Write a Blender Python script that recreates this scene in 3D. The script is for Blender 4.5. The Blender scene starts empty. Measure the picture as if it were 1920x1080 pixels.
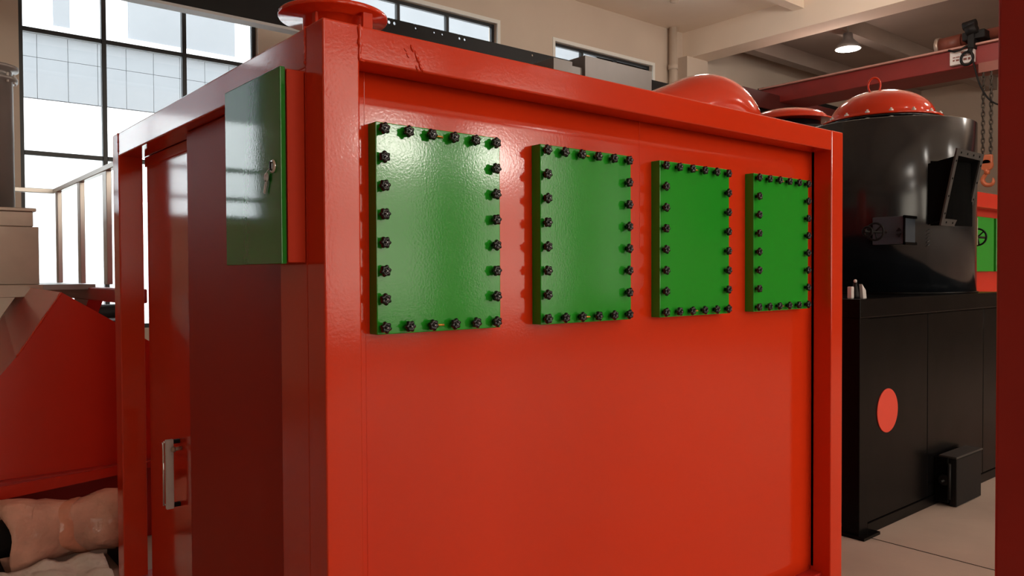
import bpy, bmesh, math, random
from mathutils import Vector, Matrix
random.seed(7)
SC = bpy.context.scene
COL = SC.collection
PI = math.pi

# ------------------------------------------------------------------ camera
cam_d = bpy.data.cameras.new('camera')
cam_d.sensor_width = 36.0
cam_d.lens = 36.0 * 1464.17 / 1920.0
cam_d.clip_start = 0.05
cam_d.clip_end = 300
cam = bpy.data.objects.new('camera', cam_d)
COL.objects.link(cam)
rx = Vector((1768.0, 36.0, -1464.17)).normalized()
ry = Vector((-1213.0, 22.0, -1464.17)).normalized()
ry = (ry - rx * rx.dot(ry)).normalized()
rz = rx.cross(ry)
M = Matrix((rx, ry, rz)).to_4x4()
cam.matrix_world = Matrix.Translation((0, 0, 1.65)) @ M
SC.camera = cam

# ------------------------------------------------------------------ sky, exposure, daylight
w = bpy.data.worlds.new('overcast_sky')
SC.world = w
w.use_nodes = True
wn = w.node_tree.nodes
wn['Background'].inputs[0].default_value = (0.93, 0.97, 1.0, 1)
wn['Background'].inputs[1].default_value = 4.6
SC.view_settings.view_transform = 'Standard'
SC.view_settings.look = 'None'
SC.view_settings.exposure = 0.25
SC.view_settings.gamma = 1.0
SC.view_settings.use_curve_mapping = False


def area(name, loc, direction, sx, sy, power, color=(1, 1, 1), portal=False, spread=180):
    d = bpy.data.lights.new(name, 'AREA')
    d.shape = 'RECTANGLE'
    d.size = sx
    d.size_y = sy
    d.energy = power
    d.color = color
    d.spread = math.radians(spread)
    if portal:
        d.cycles.is_portal = True
    o = bpy.data.objects.new(name, d)
    o.location = loc
    o.rotation_euler = Vector(direction).to_track_quat('-Z', 'Z').to_euler()
    COL.objects.link(o)
    return o


# window openings (x0, x1, z0, z1)
BACK_WIN = [(-2.62, 0.03, 2.42, 6.13), (1.46, 4.40, 0.95, 6.13), (5.87, 8.80, 3.2, 6.13), (10.20, 13.05, 3.2, 6.08)]
FRONT_WIN = [(-2.3, 0.6, 1.4, 5.9), (1.9, 5.1, 0.9, 5.9), (6.3, 8.9, 0.5, 5.9),
             (10.0, 12.6, 0.5, 5.9), (13.9, 15.3, 0.9, 5.9), (17.5, 20.3, 2.6, 5.9)]
YB, YF = 11.0, -9.0
for (a, b, c, d) in BACK_WIN:
    area('window_helper_light', ((a + b) / 2, YB + 0.3, (c + d) / 2), (0, -1, 0), b - a, d - c, 1, portal=True)
for (a, b, c, d) in FRONT_WIN:
    area('window_helper_light', ((a + b) / 2, YF - 0.3, (c + d) / 2), (0, 1, 0), b - a, d - c, 1, portal=True)
# added area lights at unseen windows, casting two glints on the first cover
area('window_helper_light', (7.95, YF + 0.02, 4.15), (-0.3, 1, -0.1), 1.1, 0.5, 50, (1.0, 0.95, 0.85))
area('window_helper_light', (10.4, YF + 0.02, 4.15), (-0.5, 1, -0.1), 1.1, 0.5, 50, (1.0, 0.95, 0.85))


# ------------------------------------------------------------------ materials
def mat(name, col, rough=0.5, metal=0.0, spec=0.5, bump=None, var=0.0, varscale=3.0, coat=0.0, emit=None, estr=0.0):
    m = bpy.data.materials.new(name)
    m.use_nodes = True
    nt = m.node_tree
    p = nt.nodes['Principled BSDF']
    p.inputs['Base Color'].default_value = (*col, 1)
    p.inputs['Roughness'].default_value = rough
    p.inputs['Metallic'].default_value = metal
    p.inputs['Specular IOR Level'].default_value = spec
    p.inputs['Coat Weight'].default_value = coat
    p.inputs['Coat Roughness'].default_value = 0.06
    tc = nt.nodes.new('ShaderNodeTexCoord')
    if var:
        n = nt.nodes.new('ShaderNodeTexNoise')
        n.inputs['Scale'].default_value = varscale
        n.inputs['Detail'].default_value = 6
        nt.links.new(tc.outputs['Object'], n.inputs['Vector'])
        r = nt.nodes.new('ShaderNodeValToRGB')
        r.color_ramp.elements[0].position = 0.3
        r.color_ramp.elements[1].position = 0.7
        r.color_ramp.elements[0].color = (*[c * (1 - var) for c in col], 1)
        r.color_ramp.elements[1].color = (*[min(1, c * (1 + var)) for c in col], 1)
        nt.links.new(n.outputs['Fac'], r.inputs['Fac'])
        nt.links.new(r.outputs['Color'], p.inputs['Base Color'])
    if bump:
        prev = None
        for (sc, st, dist) in bump:
            n = nt.nodes.new('ShaderNodeTexNoise')
            n.inputs['Scale'].default_value = sc
            n.inputs['Detail'].default_value = 2
            nt.links.new(tc.outputs['Object'], n.inputs['Vector'])
            b = nt.nodes.new('ShaderNodeBump')
            b.inputs['Strength'].default_value = st
            b.inputs['Distance'].default_value = dist
            nt.links.new(n.outputs['Fac'], b.inputs['Height'])
            if prev:
                nt.links.new(prev.outputs['Normal'], b.inputs['Normal'])
            prev = b
        nt.links.new(prev.outputs['Normal'], p.inputs['Normal'])
    if emit:
        p.inputs['Emission Color'].default_value = (*emit, 1)
        p.inputs['Emission Strength'].default_value = estr
    return m


PEEL = [(1.3, 0.05, 0.02), (120, 0.12, 0.0014)]
RED = mat('red_gloss_paint', (0.66, 0.037, 0.007), 0.11, bump=PEEL)
RED_COAT = mat('red_paint_boosted_reflection', (0.66, 0.034, 0.008), 0.10, bump=PEEL, coat=0.35)  # same red paint, coat added to strengthen window reflections on the left side
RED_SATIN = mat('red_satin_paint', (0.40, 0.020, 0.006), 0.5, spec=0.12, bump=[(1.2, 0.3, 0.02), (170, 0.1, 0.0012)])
RED_DULL = mat('red_dull_paint', (0.42, 0.016, 0.009), 0.45, var=0.08)
RED_BOX = mat('red_hood_paint', (0.62, 0.03, 0.012), 0.22, bump=[(2.0, 0.3, 0.02)])
GREEN = mat('green_gloss_paint', (0.018, 0.31, 0.02), 0.11, bump=[(2.2, 0.05, 0.012), (130, 0.12, 0.0014)])
GREEN_DOOR = mat('dark_green_gloss_paint', (0.014, 0.20, 0.020), 0.05, spec=0.6, coat=0.12, bump=[(120, 0.05, 0.0012)])
BLACK_GLOSS = mat('black_gloss_paint', (0.012, 0.013, 0.016), 0.2, spec=0.7, bump=[(3, 0.25, 0.015), (90, 0.1, 0.001)])
DRUMM = mat('black_drum_paint', (0.007, 0.009, 0.012), 0.17, spec=0.6, bump=[(90, 0.06, 0.001)])
_nt = DRUMM.node_tree
_n = _nt.nodes.new('ShaderNodeTexNoise'); _n.inputs['Scale'].default_value = 3.2; _n.inputs['Detail'].default_value = 1
_m = _nt.nodes.new('ShaderNodeMapping'); _m.inputs['Scale'].default_value = (1, 1, 0.12)
_t = [n for n in _nt.nodes if n.type == 'TEX_COORD'][0]
_b = [n for n in _nt.nodes if n.type == 'BUMP'][0]
_b2 = _nt.nodes.new('ShaderNodeBump'); _b2.inputs['Strength'].default_value = 0.5; _b2.inputs['Distance'].default_value = 0.05
_nt.links.new(_t.outputs['Object'], _m.inputs[0]); _nt.links.new(_m.outputs[0], _n.inputs['Vector'])
_nt.links.new(_n.outputs['Fac'], _b2.inputs['Height']); _nt.links.new(_b2.outputs[0], _b.inputs['Normal'])
BLACK_SATIN = mat('black_satin_paint', (0.0035, 0.003, 0.003), 0.26, spec=0.10, bump=[(2, 0.3, 0.02)])
BLACK = mat('black_steel', (0.010, 0.009, 0.009), 0.5, spec=0.15)
KNOB = mat('black_knob_plastic', (0.006, 0.006, 0.007), 0.22)
BOLT = mat('zinc_bolt', (0.75, 0.73, 0.7), 0.35, metal=0.3)
KNOB_BOLT = mat('dark_stud_steel', (0.16, 0.16, 0.17), 0.3, metal=0.5)
STEEL = mat('stainless_steel', (0.50, 0.47, 0.44), 0.3, metal=1.0, bump=[(60, 0.1, 0.001)])
CHROME = mat('chrome', (0.85, 0.85, 0.85), 0.08, metal=1.0)
BRASS = mat('brass', (0.7, 0.32, 0.06), 0.35, metal=0.7)
GREYMETAL = mat('grey_galvanised', (0.30, 0.28, 0.27), 0.4, metal=0.5, var=0.12, varscale=2)
TANMETAL = mat('tan_brushed_metal', (0.42, 0.33, 0.27), 0.35, metal=0.4, var=0.1, varscale=4)
DUCT = mat('grey_duct_sheet', (0.17, 0.155, 0.145), 0.45, metal=0.2, var=0.06)
WALL = mat('beige_wall_paint', (0.64, 0.53, 0.44), 0.85, var=0.03, varscale=1.0)
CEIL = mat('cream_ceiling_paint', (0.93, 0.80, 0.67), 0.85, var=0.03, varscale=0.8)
CEIL_SHADED = mat('shaded_ceiling_paint', (0.36, 0.28, 0.24), 0.85, var=0.08, varscale=0.8)  # ceiling colour darkened to carry the weaker light of the far bay
WHITE = mat('white_reveal_paint', (0.85, 0.84, 0.80), 0.7)
ALU = mat('dark_window_aluminium', (0.018, 0.022, 0.026), 0.4)
CLAD = mat('grey_cladding', (0.195, 0.205, 0.22), 0.6, var=0.05, varscale=0.6)
CLADW = mat('white_cladding', (0.86, 0.88, 0.90), 0.7)
GROUND = mat('pale_concrete_yard', (0.6, 0.6, 0.58), 0.8, var=0.08)
ORANGE = mat('orange_hook_paint', (0.42, 0.10, 0.035), 0.4)
RUST = mat('brown_motor_paint', (0.20, 0.05, 0.03), 0.5, var=0.15)
CHAIN = mat('dark_chain_steel', (0.06, 0.045, 0.035), 0.45, metal=0.6)
PLATE = mat('white_plate', (0.65, 0.6, 0.58), 0.5)
LAMP = mat('lamp_glow', (1, 1, 1), 0.5, emit=(1.0, 0.97, 0.9), estr=14)
HOLLOW = mat('dark_hollow', (0.004, 0.004, 0.004), 0.9, spec=0.03)

# glass
GLASS = bpy.data.materials.new('window_glass')
GLASS.use_nodes = True
nt = GLASS.node_tree
nt.nodes.clear()
o_ = nt.nodes.new('ShaderNodeOutputMaterial')
mx = nt.nodes.new('ShaderNodeMixShader')
tr = nt.nodes.new('ShaderNodeBsdfTransparent')
tr.inputs[0].default_value = (0.95, 0.97, 0.97, 1)
gl = nt.nodes.new('ShaderNodeBsdfGlossy')
gl.inputs['Roughness'].default_value = 0.02
fr = nt.nodes.new('ShaderNodeFresnel')
fr.inputs[0].default_value = 1.35
nt.links.new(fr.outputs[0], mx.inputs[0])
nt.links.new(tr.outputs[0], mx.inputs[1])
nt.links.new(gl.outputs[0], mx.inputs[2])
nt.links.new(mx.outputs[0], o_.inputs[0])

GLASS_WARM = GLASS.copy()  # glass copy with an added tint that warms light from the front windows
GLASS_WARM.name = 'light_warming_glass'
[n for n in GLASS_WARM.node_tree.nodes if n.type == 'BSDF_TRANSPARENT'][0].inputs[0].default_value = (0.90, 0.83, 0.74, 1)
# wrap plastic: milky film
WRAP = mat('milky_pink_film', (0.80, 0.44, 0.33), 0.28, var=0.22, varscale=5, bump=[(7, 0.9, 0.03), (30, 0.6, 0.01)])
SHEET = mat('milky_white_film', (0.78, 0.70, 0.64), 0.3, var=0.1, varscale=8, bump=[(12, 0.9, 0.03), (40, 0.5, 0.01)])

# floor concrete with shallow joints and stains
FLOORM = mat('grey_concrete_floor', (0.46, 0.36, 0.30), 0.6, var=0.14, varscale=1.3, bump=[(25, 0.15, 0.004)])


# ------------------------------------------------------------------ mesh helpers
class MB:
    def __init__(s):
        s.bm = bmesh.new()

    def box(s, x0, x1, y0, y1, z0, z1, bevel=0.0, seg=2, mi=0):
        r = bmesh.ops.create_cube(s.bm, size=1.0)
        vs = r['verts']
        for v in vs:
            v.co = Vector((x0 + (v.co.x + .5) * (x1 - x0), y0 + (v.co.y + .5) * (y1 - y0), z0 + (v.co.z + .5) * (z1 - z0)))
        fs = set(f for v in vs for f in v.link_faces)
        for f in fs:
            f.material_index = mi
        if bevel:
            es = list(set(e for v in vs for e in v.link_edges))
            bmesh.ops.bevel(s.bm, geom=es, offset=bevel, segments=seg, affect='EDGES', profile=0.5)
        return s

    def cyl(s, p0, p1, r0, r1=None, n=24, caps=True, mi=0):
        p0 = Vector(p0); p1 = Vector(p1)
        if r1 is None: r1 = r0
        d = (p1 - p0)
        q = Vector((0, 0, 1)).rotation_difference(d.normalized()).to_matrix()
        a, b = [], []
        for i in range(n):
            t = 2 * PI * i / n
            c = Vector((math.cos(t), math.sin(t), 0))
            a.append(s.bm.verts.new(p0 + q @ (c * r0)))
            b.append(s.bm.verts.new(p1 + q @ (c * r1)))
        for i in range(n):
            j = (i + 1) % n
            f = s.bm.faces.new((a[i], a[j], b[j], b[i])); f.smooth = True; f.material_index = mi
        if caps:
            f = s.bm.faces.new(list(reversed(a))); f.material_index = mi
            f = s.bm.faces.new(b); f.material_index = mi
        return s

    def lathe(s, c, prof, n=48, axis='Z', mi=0, smooth=True):
        """prof: list of (r, h) along the axis from point c."""
        c = Vector(c)
        rings = []
        for (r, h) in prof:
            ring = []
            for i in range(n):
                t = 2 * PI * i / n
                if axis == 'Z': p = Vector((r * math.cos(t), r * math.sin(t), h))
                elif axis == 'Y': p = Vector((r * math.cos(t), h, r * math.sin(t)))
                else: p = Vector((h, r * math.cos(t), r * math.sin(t)))
                ring.append(s.bm.verts.new(c + p))
            rings.append(ring)
        for a, b in zip(rings, rings[1:]):
            for i in range(n):
                j = (i + 1) % n
                f = s.bm.faces.new((a[i], a[j], b[j], b[i])); f.smooth = smooth; f.material_index = mi
        f = s.bm.faces.new(list(reversed(rings[0]))); f.material_index = mi
        f = s.bm.faces.new(rings[-1]); f.material_index = mi
        return s

    def tube(s, pts, r, n=10, closed=False, mi=0):
        pts = [Vector(p) for p in pts]
        rs = r if isinstance(r, (list, tuple)) else [r] * len(pts)
        rings = []
        N = len(pts)
        up = None
        for i, p in enumerate(pts):
            if closed:
                d = (pts[(i + 1) % N] - pts[i - 1]).normalized()
            else:
                d = (pts[min(i + 1, N - 1)] - pts[max(i - 1, 0)]).normalized()
            if up is None:
                up = d.orthogonal().normalized()
            up = (up - d * up.dot(d)).normalized()
            sd = d.cross(up)
            rings.append([s.bm.verts.new(p + (up * math.cos(2 * PI * k / n) + sd * math.sin(2 * PI * k / n)) * rs[i]) for k in range(n)])
        pairs = list(zip(rings, rings[1:]))
        if closed: pairs.append((rings[-1], rings[0]))
        for a, b in pairs:
            for i in range(n):
                j = (i + 1) % n
                f = s.bm.faces.new((a[i], a[j], b[j], b[i])); f.smooth = True; f.material_index = mi
        if not closed:
            f = s.bm.faces.new(list(reversed(rings[0]))); f.material_index = mi
            f = s.bm.faces.new(rings[-1]); f.material_index = mi
        return s

    def hull(s, bottom, top, mi=0, smooth=False):
        """closed solid between two polygons with the same vertex count"""
        a = [s.bm.verts.new(p) for p in bottom]
        b = [s.bm.verts.new(p) for p in top]
        n = len(a)
        fs = [s.bm.faces.new(list(reversed(a))), s.bm.faces.new(b)]
        for i in range(n):
            j = (i + 1) % n
            fs.append(s.bm.faces.new((a[i], a[j], b[j], b[i])))
        for f in fs: f.material_index = mi
        return s

    def build(s, name, mats, parent=None, auto=True):
        bmesh.ops.recalc_face_normals(s.bm, faces=s.bm.faces[:])
        if parent is not None:
            off = world_loc(parent)
            bmesh.ops.translate(s.bm, verts=s.bm.verts[:], vec=-off)
        me = bpy.data.meshes.new(name)
        s.bm.to_mesh(me)
        s.bm.free()
        for m_ in (mats if isinstance(mats, (list, tuple)) else [mats]):
            me.materials.append(m_)
        o = bpy.data.objects.new(name, me)
        COL.objects.link(o)
        if parent is not None:
            o.parent = parent
        return o


def world_loc(o):
    v = Vector(o.location)
    while o.parent is not None:
        o = o.parent
        v += Vector(o.location)
    return v


def recenter(o):
    """put the origin of a top level mesh thing at its base"""
    me = o.data
    xs = [v.co for v in me.vertices]
    c = Vector(((min(p.x for p in xs) + max(p.x for p in xs)) / 2, (min(p.y for p in xs) + max(p.y for p in xs)) / 2, min(p.z for p in xs)))
    me.transform(Matrix.Translation(-c))
    o.location = c
    return o


def thing(name, label, cat, loc, group=None):
    o = bpy.data.objects.new(name, None)
    o.empty_display_size = 0.1
    COL.objects.link(o)
    o.location = loc
    o['label'] = label
    o['category'] = cat
    if group: o['group'] = group
    return o


def tag(o, label, cat, group=None):
    o['label'] = label
    o['category'] = cat
    if group: o['group'] = group
    return o


def struct(o):
    o['kind'] = 'structure'
    return o


def clone(src, parent, dx=(0, 0, 0)):
    c = src.copy()
    COL.objects.link(c)
    c.parent = parent
    c.location = Vector(src.location) + Vector(dx)
    return c


# ------------------------------------------------------------------ room shell
X0, X1 = -8.0, 24.0
ZC = 6.96
struct(MB().box(X0, X1, YF, YB, -0.2, 0).build('floor', FLOORM))
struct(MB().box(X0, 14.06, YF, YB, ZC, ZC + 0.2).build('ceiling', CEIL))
struct(MB().box(14.64, X1, YF, YB, ZC, ZC + 0.2).build('ceiling', CEIL_SHADED))


def wall_with_openings(name, y0, y1, openings, m):
    b = MB()
    x = X0
    for (a, c, z0, z1) in sorted(openings):
        b.box(x, a, y0, y1, 0, ZC)
        b.box(a, c, y0, y1, 0, z0)
        b.box(a, c, y0, y1, z1, ZC)
        x = c
    b.box(x, X1, y0, y1, 0, ZC)
    return struct(b.build(name, m))


wall_with_openings('wall_back', YB, YB + 0.25, BACK_WIN, WALL)
wall_with_openings('wall_front', YF - 0.25, YF, FRONT_WIN, WALL)
struct(MB().box(X0 - 0.2, X0, YF, YB, 0, ZC).build('wall_left', WALL))
struct(MB().box(X1, X1 + 0.2, YF, YB, 0, ZC).build('wall_right', WALL))


def window(n, a, c, z0, z1, y, side, xs, zs, reveal=True):
    """side=+1: wall lies at y..y+0.25; frame set near the outer side"""
    root = bpy.data.objects.new('window_%d' % n, None)
    COL.objects.link(root)
    root.location = (a, y, z0)
    root['kind'] = 'structure'
    f0, f1 = (y + 0.10, y + 0.16) if side > 0 else (y - 0.16, y - 0.10)
    w_ = 0.055
    b = MB()
    b.box(a, c, f0, f1, z0, z0 + w_).box(a, c, f0, f1, z1 - w_, z1).box(a, a + w_, f0, f1, z0 + w_, z1 - w_).box(c - w_, c, f0, f1, z0 + w_, z1 - w_)
    b.build('window_frame', ALU, root)
    for x in xs:
        MB().box(x - w_ / 2, x + w_ / 2, f0 - 0.01, f1 + 0.01, z0 + w_, z1 - w_, 0.004, 1).build('mullion', ALU, root)
    xx = [a + w_] + list(xs) + [c - w_]
    for z in zs:
        for i in range(len(xx) - 1):
            l = xx[i] + (w_ / 2 if i else 0); r = xx[i + 1] - (w_ / 2 if i < len(xx) - 2 else 0)
            MB().box(l, r, f0, f1, z - w_ / 2, z + w_ / 2, 0.004, 1).build('transom', ALU, root)
    zz = [z0 + w_] + [v for v in zs] + [z1 - w_]
    ym = (f0 + f1) / 2
    for i in range(len(xx) - 1):
        for j in range(len(zz) - 1):
            l = xx[i] + (w_ / 2 if i else 0); r = xx[i + 1] - (w_ / 2 if i < len(xx) - 2 else 0)
            d = zz[j] + (w_ / 2 if j else 0); u = zz[j + 1] - (w_ / 2 if j < len(zz) - 2 else 0)
            MB().box(l, r, ym - 0.004, ym + 0.004, d, u).build('pane', GLASS if side > 0 else GLASS_WARM, root)
    # white painted reveal lining
    yi, yo = (y - 0.012, f0) if side > 0 else (f1, y + 0.012)
    t = 0.06
    r = MB()
    if reveal:
        r.box(a - t, a + 0.004, yi, yi + 0.03, z0 - t, z1 + t).box(c - 0.004, c + t, yi, yi + 0.03, z0 - t, z1 + t)
        r.box(a, c, yi, yi + 0.03, z1 - 0.004, z1 + t).box(a, c, yi, yi + 0.03, z0 - t, z0 + 0.004)
        r.build('reveal_trim', WHITE, root)
    return root


window(1, *BACK_WIN[0], YB, 1, (-1.93, -0.95), (2.72, 3.13, 4.65))
window(2, *BACK_WIN[1], YB, 1, (2.408, 3.404), (3.15, 4.65), reveal=False)
window(3, *BACK_WIN[2], YB, 1, (6.80, 7.78), (4.65,))
window(4, *BACK_WIN[3], YB, 1, (11.03, 12.0), (4.65,))
for i, (a, c, z0, z1) in enumerate(FRONT_WIN):
    k = 3 if c - a > 2.5 else 2
    window(5 + i, a, c, z0, z1, YF, -1, [a + (c - a) * j / k for j in range(1, k)], (2.6, 4.3), reveal=False)

# concrete frame: main beam towards the camera, column under it, secondary beams, drain pipe
struct(MB().box(14.06, 14.64, YF, YB, 6.38, ZC + 0.2).build('trim_1', CEIL))
struct(MB().box(13.90, 14.64, YB - 0.25, YB, 0, 6.38).build('trim_2', WALL))
for i, y in enumerate((8.2, 5.0, 1.8, -1.4, -4.6)):
    struct(MB().box(X0, 14.06, y - 0.11, y + 0.11, 6.75, ZC).build('trim_%d' % (3 + i), CEIL))
for i, y in enumerate((10.2, 8.2, 5.0, 1.8, -1.4)):
    struct(MB().box(14.64, X1, y - 0.13, y + 0.13, 6.62, ZC).build('trim_%d' % (8 + i), CEIL_SHADED))
for i, x in enumerate((-6.0, 5.0)):
    struct(MB().box(x - .2, x + .2, YF, YB, 6.55, ZC).build('trim_%d' % (14 + i), CEIL))

pipe = thing('drain_pipe', 'cream drain pipe running down the wall beside the concrete column', 'pipe', (13.58, YB - 0.1, 0))
MB().cyl((13.58, YB - 0.12, 0), (13.58, YB - 0.12, ZC), 0.085, n=20).build('pipe_run', WALL, pipe)
for z in (5.25, 6.05, 3.5, 1.5):
    MB().cyl((13.58, YB - 0.12, z), (13.58, YB - 0.12, z + 0.10), 0.105, n=20).build('pipe_collar', WALL, pipe)
# floor joints
j = MB()
for y in (-3.0, 1.15, 5.6):
    j.box(4.0, X1, y - 0.004, y + 0.004, 0.0005, 0.0015)
for x in (4.77, 8.8, 12.8):
    j.box(x - 0.004, x + 0.004, YF, YB, 0.0005, 0.0015)
struct(j.build('trim_20', BLACK))

# ------------------------------------------------------------------ outside
yard = MB().box(-30, 45, YB + 0.25, 60, -0.25, -0.05).build('ground_outside', GROUND)
yard['kind'] = 'structure'
yard2 = MB().box(-30, 45, -45, YF - 0.25, -0.25, -0.05).build('ground_outside_front', GROUND)
yard2['kind'] = 'structure'
bl = thing('factory_building', 'grey clad factory building across the yard seen through the tall window', 'building', (10, 24, 0))
MB().box(-20, 34, 22.1, 30, 0, 11).build('wall', CLADW, bl)
MB().box(-20, 34, 22.0, 22.1, 0, 5.93).build('lower_wall', CLADW, bl)
first = None
for row in range(1):
    z0, z1 = 5.95, 7.50
    pass
k = 0
xw = 0.665
x = -12.0
pm = {}
while x < 30:
    for (z0, z1) in ((5.95, 6.93), (6.94, 7.50)):
        key = z0
        if key not in pm:
            o = MB().box(0, xw - 0.010, 21.985, 22.08, z0, z1).build('cladding_panel', CLAD)
            off = world_loc(bl)
            o.data.transform(Matrix.Translation(-off))
            o.parent = bl
            o.location = (x, 0, 0)
            pm[key] = o
        else:
            c = clone(pm[key], bl)
            c.location = (x, 0, 0)
    x += xw
MB().box(-20, 34, 21.80, 22.08, 7.53, 7.72).build('window_sill', CLADW, bl)
x = -12.0
seg = [(2.6, 3.65, 0), (3.65, 4.0, 1), (4.0, 5.35, 0), (5.35, 7.05, 1), (7.05, 8.1, 1), (8.1, 8.75, 0), (8.75, 9.6, 1), (9.6, 11, 0), (11, 12, 1), (12, 14, 0), (14, 15, 1), (15, 18, 0),
       (-1, 1.2, 0), (1.2, 2.6, 1), (-4, -1, 1), (-7, -4, 0), (-9, -7, 1)]
for (a, b_, kind) in seg:
    if kind:
        MB().box(a, b_, 21.93, 22.08, 7.72, 9.6).build('pier', CLAD, bl)
    else:
        MB().box(a, b_, 22.03, 22.08, 7.72, 9.6).build('window', CLADW, bl)
MB().box(-20, 34, 21.9, 22.08, 9.6, 11).build('parapet', CLAD, bl)

# ------------------------------------------------------------------ red enclosure
XL, XR, YN, YFAR, ZT = 1.004, 3.939, 2.043, 4.471, 2.375
TW = 0.116
ZB = 2.266
YR, XRc = 2.1585, 1.061
E1 = thing('machine_enclosure', 'large glossy red steel machine enclosure with four green bolted covers on its long side', 'machine', ((XL + XR) / 2, (YN + YFAR) / 2, 0))
BV = 0.006
for (a, c) in ((XL, YN), (XR - TW, YN), (XL, YFAR - TW), (XR - TW, YFAR - TW)):
    MB().box(a, a + TW, c, c + TW, 0, ZT, BV, 3).build('corner_post', RED, E1)
MB().box(XL + TW, XR - TW, YN + .001, YN + TW, 2.273, ZT - .001, BV, 3).build('top_beam', RED, E1)
MB().box(XL + TW, XR - TW, YFAR - TW, YFAR - .001, 2.273, ZT - .001, BV, 3).build('top_beam', RED, E1)
MB().box(XL + .001, XL + TW, YN + TW, YFAR - TW, ZB - .01, ZT - .001, BV, 3).build('top_beam', RED_COAT, E1)
MB().box(XR - TW, XR - .001, YN + TW, YFAR - TW, ZB, ZT - .001, BV, 3).build('top_beam', RED, E1)
for args in ((XL + TW, XR - TW, YN + .001, YN + TW), (XL + TW, XR - TW, YFAR - TW, YFAR - .001), (XL + .001, XL + TW, YN + TW, YFAR - TW), (XR - TW, XR - .001, YN + TW, YFAR - TW)):
    MB().box(*args, 0, 0.05, BV, 2).build('bottom_beam', RED, E1)


# front skin, gently wavy sheet in two plates meeting at a weld
def sheet(name, x0, x1, y, z0, z1, th, m, parent, amp=0.0012, nx=24, nz=20):
    b = MB()
    bm = b.bm
    g = []
    for s_ in (0, 1):
        rows = []
        for i in range(nx + 1):
            r = []
            for k in range(nz + 1):
                u, v = i / nx, k / nz
                edge = min(u, 1 - u, v, 1 - v) * 8
                d = amp * min(1, edge) * math.sin(u * 7 + 1) * math.cos(v * 5 + u * 3)
                r.append(bm.verts.new((x0 + (x1 - x0) * u, y + (th if s_ else 0) + d, z0 + (z1 - z0) * v)))
            rows.append(r)
        g.append(rows)
        for i in range(nx):
            for k in range(nz):
                f = bm.faces.new((rows[i][k], rows[i + 1][k], rows[i + 1][k + 1], rows[i][k + 1])); f.smooth = True
    for k in range(nz):
        bm.faces.new((g[0][0][k], g[0][0][k + 1], g[1][0][k + 1], g[1][0][k]))
        bm.faces.new((g[0][nx][k], g[0][nx][k + 1], g[1][nx][k + 1], g[1][nx][k]))
    for i in range(nx):
        bm.faces.new((g[0][i][0], g[0][i + 1][0], g[1][i + 1][0], g[1][i][0]))
        bm.faces.new((g[0][i][nz], g[0][i + 1][nz], g[1][i + 1][nz], g[1][i][nz]))
    return b.build(name, m, parent)


sheet('side_plate', XL + TW - .02, XR - TW + .02, YR, 0.045, 2.28, 0.012, RED, E1, nx=60)
MB().box(2.4745, 2.478, YR - 0.0016, YR + 0.004, 1.75, 2.273, 0.0008, 1).build('weld_seam', RED, E1)
MB().box(1.196, 1.1985, YR - 0.0010, YR + 0.004, 0.11, 2.273, 0.0004, 1).build('weld_seam', RED, E1)
# roof, back skin, right skin
MB().box(XL + .02, XR - .02, YN + .02, YFAR - .02, ZT - 0.03, ZT - 0.012).build('roof_plate', RED, E1)
MB().box(1.32, XR - TW + .02, YFAR - TW, YFAR - TW + .012, 0.1, 2.28).build('back_plate', RED, E1)
MB().box(XR - TW, XR - TW + .012, YN + TW - .02, YFAR - TW + .02, 0.1, 2.28).build('end_plate', RED, E1)
MB().box(XL + .05, XR - .05, YN + .05, YFAR - .05, 0.05, 0.08).build('floor_plate', RED_DULL, E1)
# left side: flush strip, satin panel, recessed door
MB().box(XL + .0005, XL + 0.05, YN + TW, 2.352, 0.045, ZB - .01, 0.003, 2).build('mounting_strip', RED, E1)
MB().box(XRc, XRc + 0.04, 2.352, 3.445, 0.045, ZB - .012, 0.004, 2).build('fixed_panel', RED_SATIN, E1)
door = MB().box(1.131, 1.171, 3.35, 4.325, 0.045, ZB - .055, 0.003, 2).build('door', RED_COAT, E1)
MB().box(1.125, 1.185, 3.35, 4.34, ZB - .058, ZB - .008, 0.003, 1).build('door_header', RED, E1)
# weld beads at the corner joints
def bead(p0, p1, r, name='weld_bead', n=34, m=RED, parent=E1, jit=0.0015):
    pts, rs = [], []
    for i in range(n + 1):
        t = i / n
        p = Vector(p0).lerp(Vector(p1), t)
        p += Vector((random.uniform(-jit, jit), random.uniform(-jit, jit), random.uniform(-jit, jit)))
        pts.append(p); rs.append(r * random.uniform(0.6, 1.25))
    rs[0] = rs[-1] = r * .3
    return MB().tube(pts, rs, 8).build(name, m, parent)


bead((XL + TW, YN, 2.27), (XL + TW, YN, ZT), 0.007, n=12)
bead((XL + TW, YN + .002, 2.273), (XL + TW + .02, YN + .002, 2.273), 0.003, n=6)
bead((XL, YN + TW, ZB), (XL, YN + TW, ZT), 0.004)
bead((XL, YFAR - TW, ZB), (XL, YFAR - TW, ZT), 0.003)
bead((XL + .001, YN + TW, ZT), (XL + TW, YN + TW, ZT), 0.003)

# lumpy repair weld on the top beam
for (x_, z0_, L_, r_) in ((1.300, 2.350, .022, .005), (1.315, 2.335, .030, .0045), (1.322, 2.318, .022, .006), (1.330, 2.300, .024, .005), (1.318, 2.290, .018, .004), (1.284, 2.322, .014, .003), (1.276, 2.335, .010, .0025), (1.338, 2.287, .014, .0045)):
    pts = [(x_ + (t - .5) * .010, YN + .001, z0_ - t * L_) for t in [i / 6 for i in range(7)]]
    MB().tube(pts, [r_ * .25, r_ * .7, r_, r_ * 1.05, r_, r_ * .7, r_ * .2], 8).build('weld_bead', RED, E1)

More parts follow.
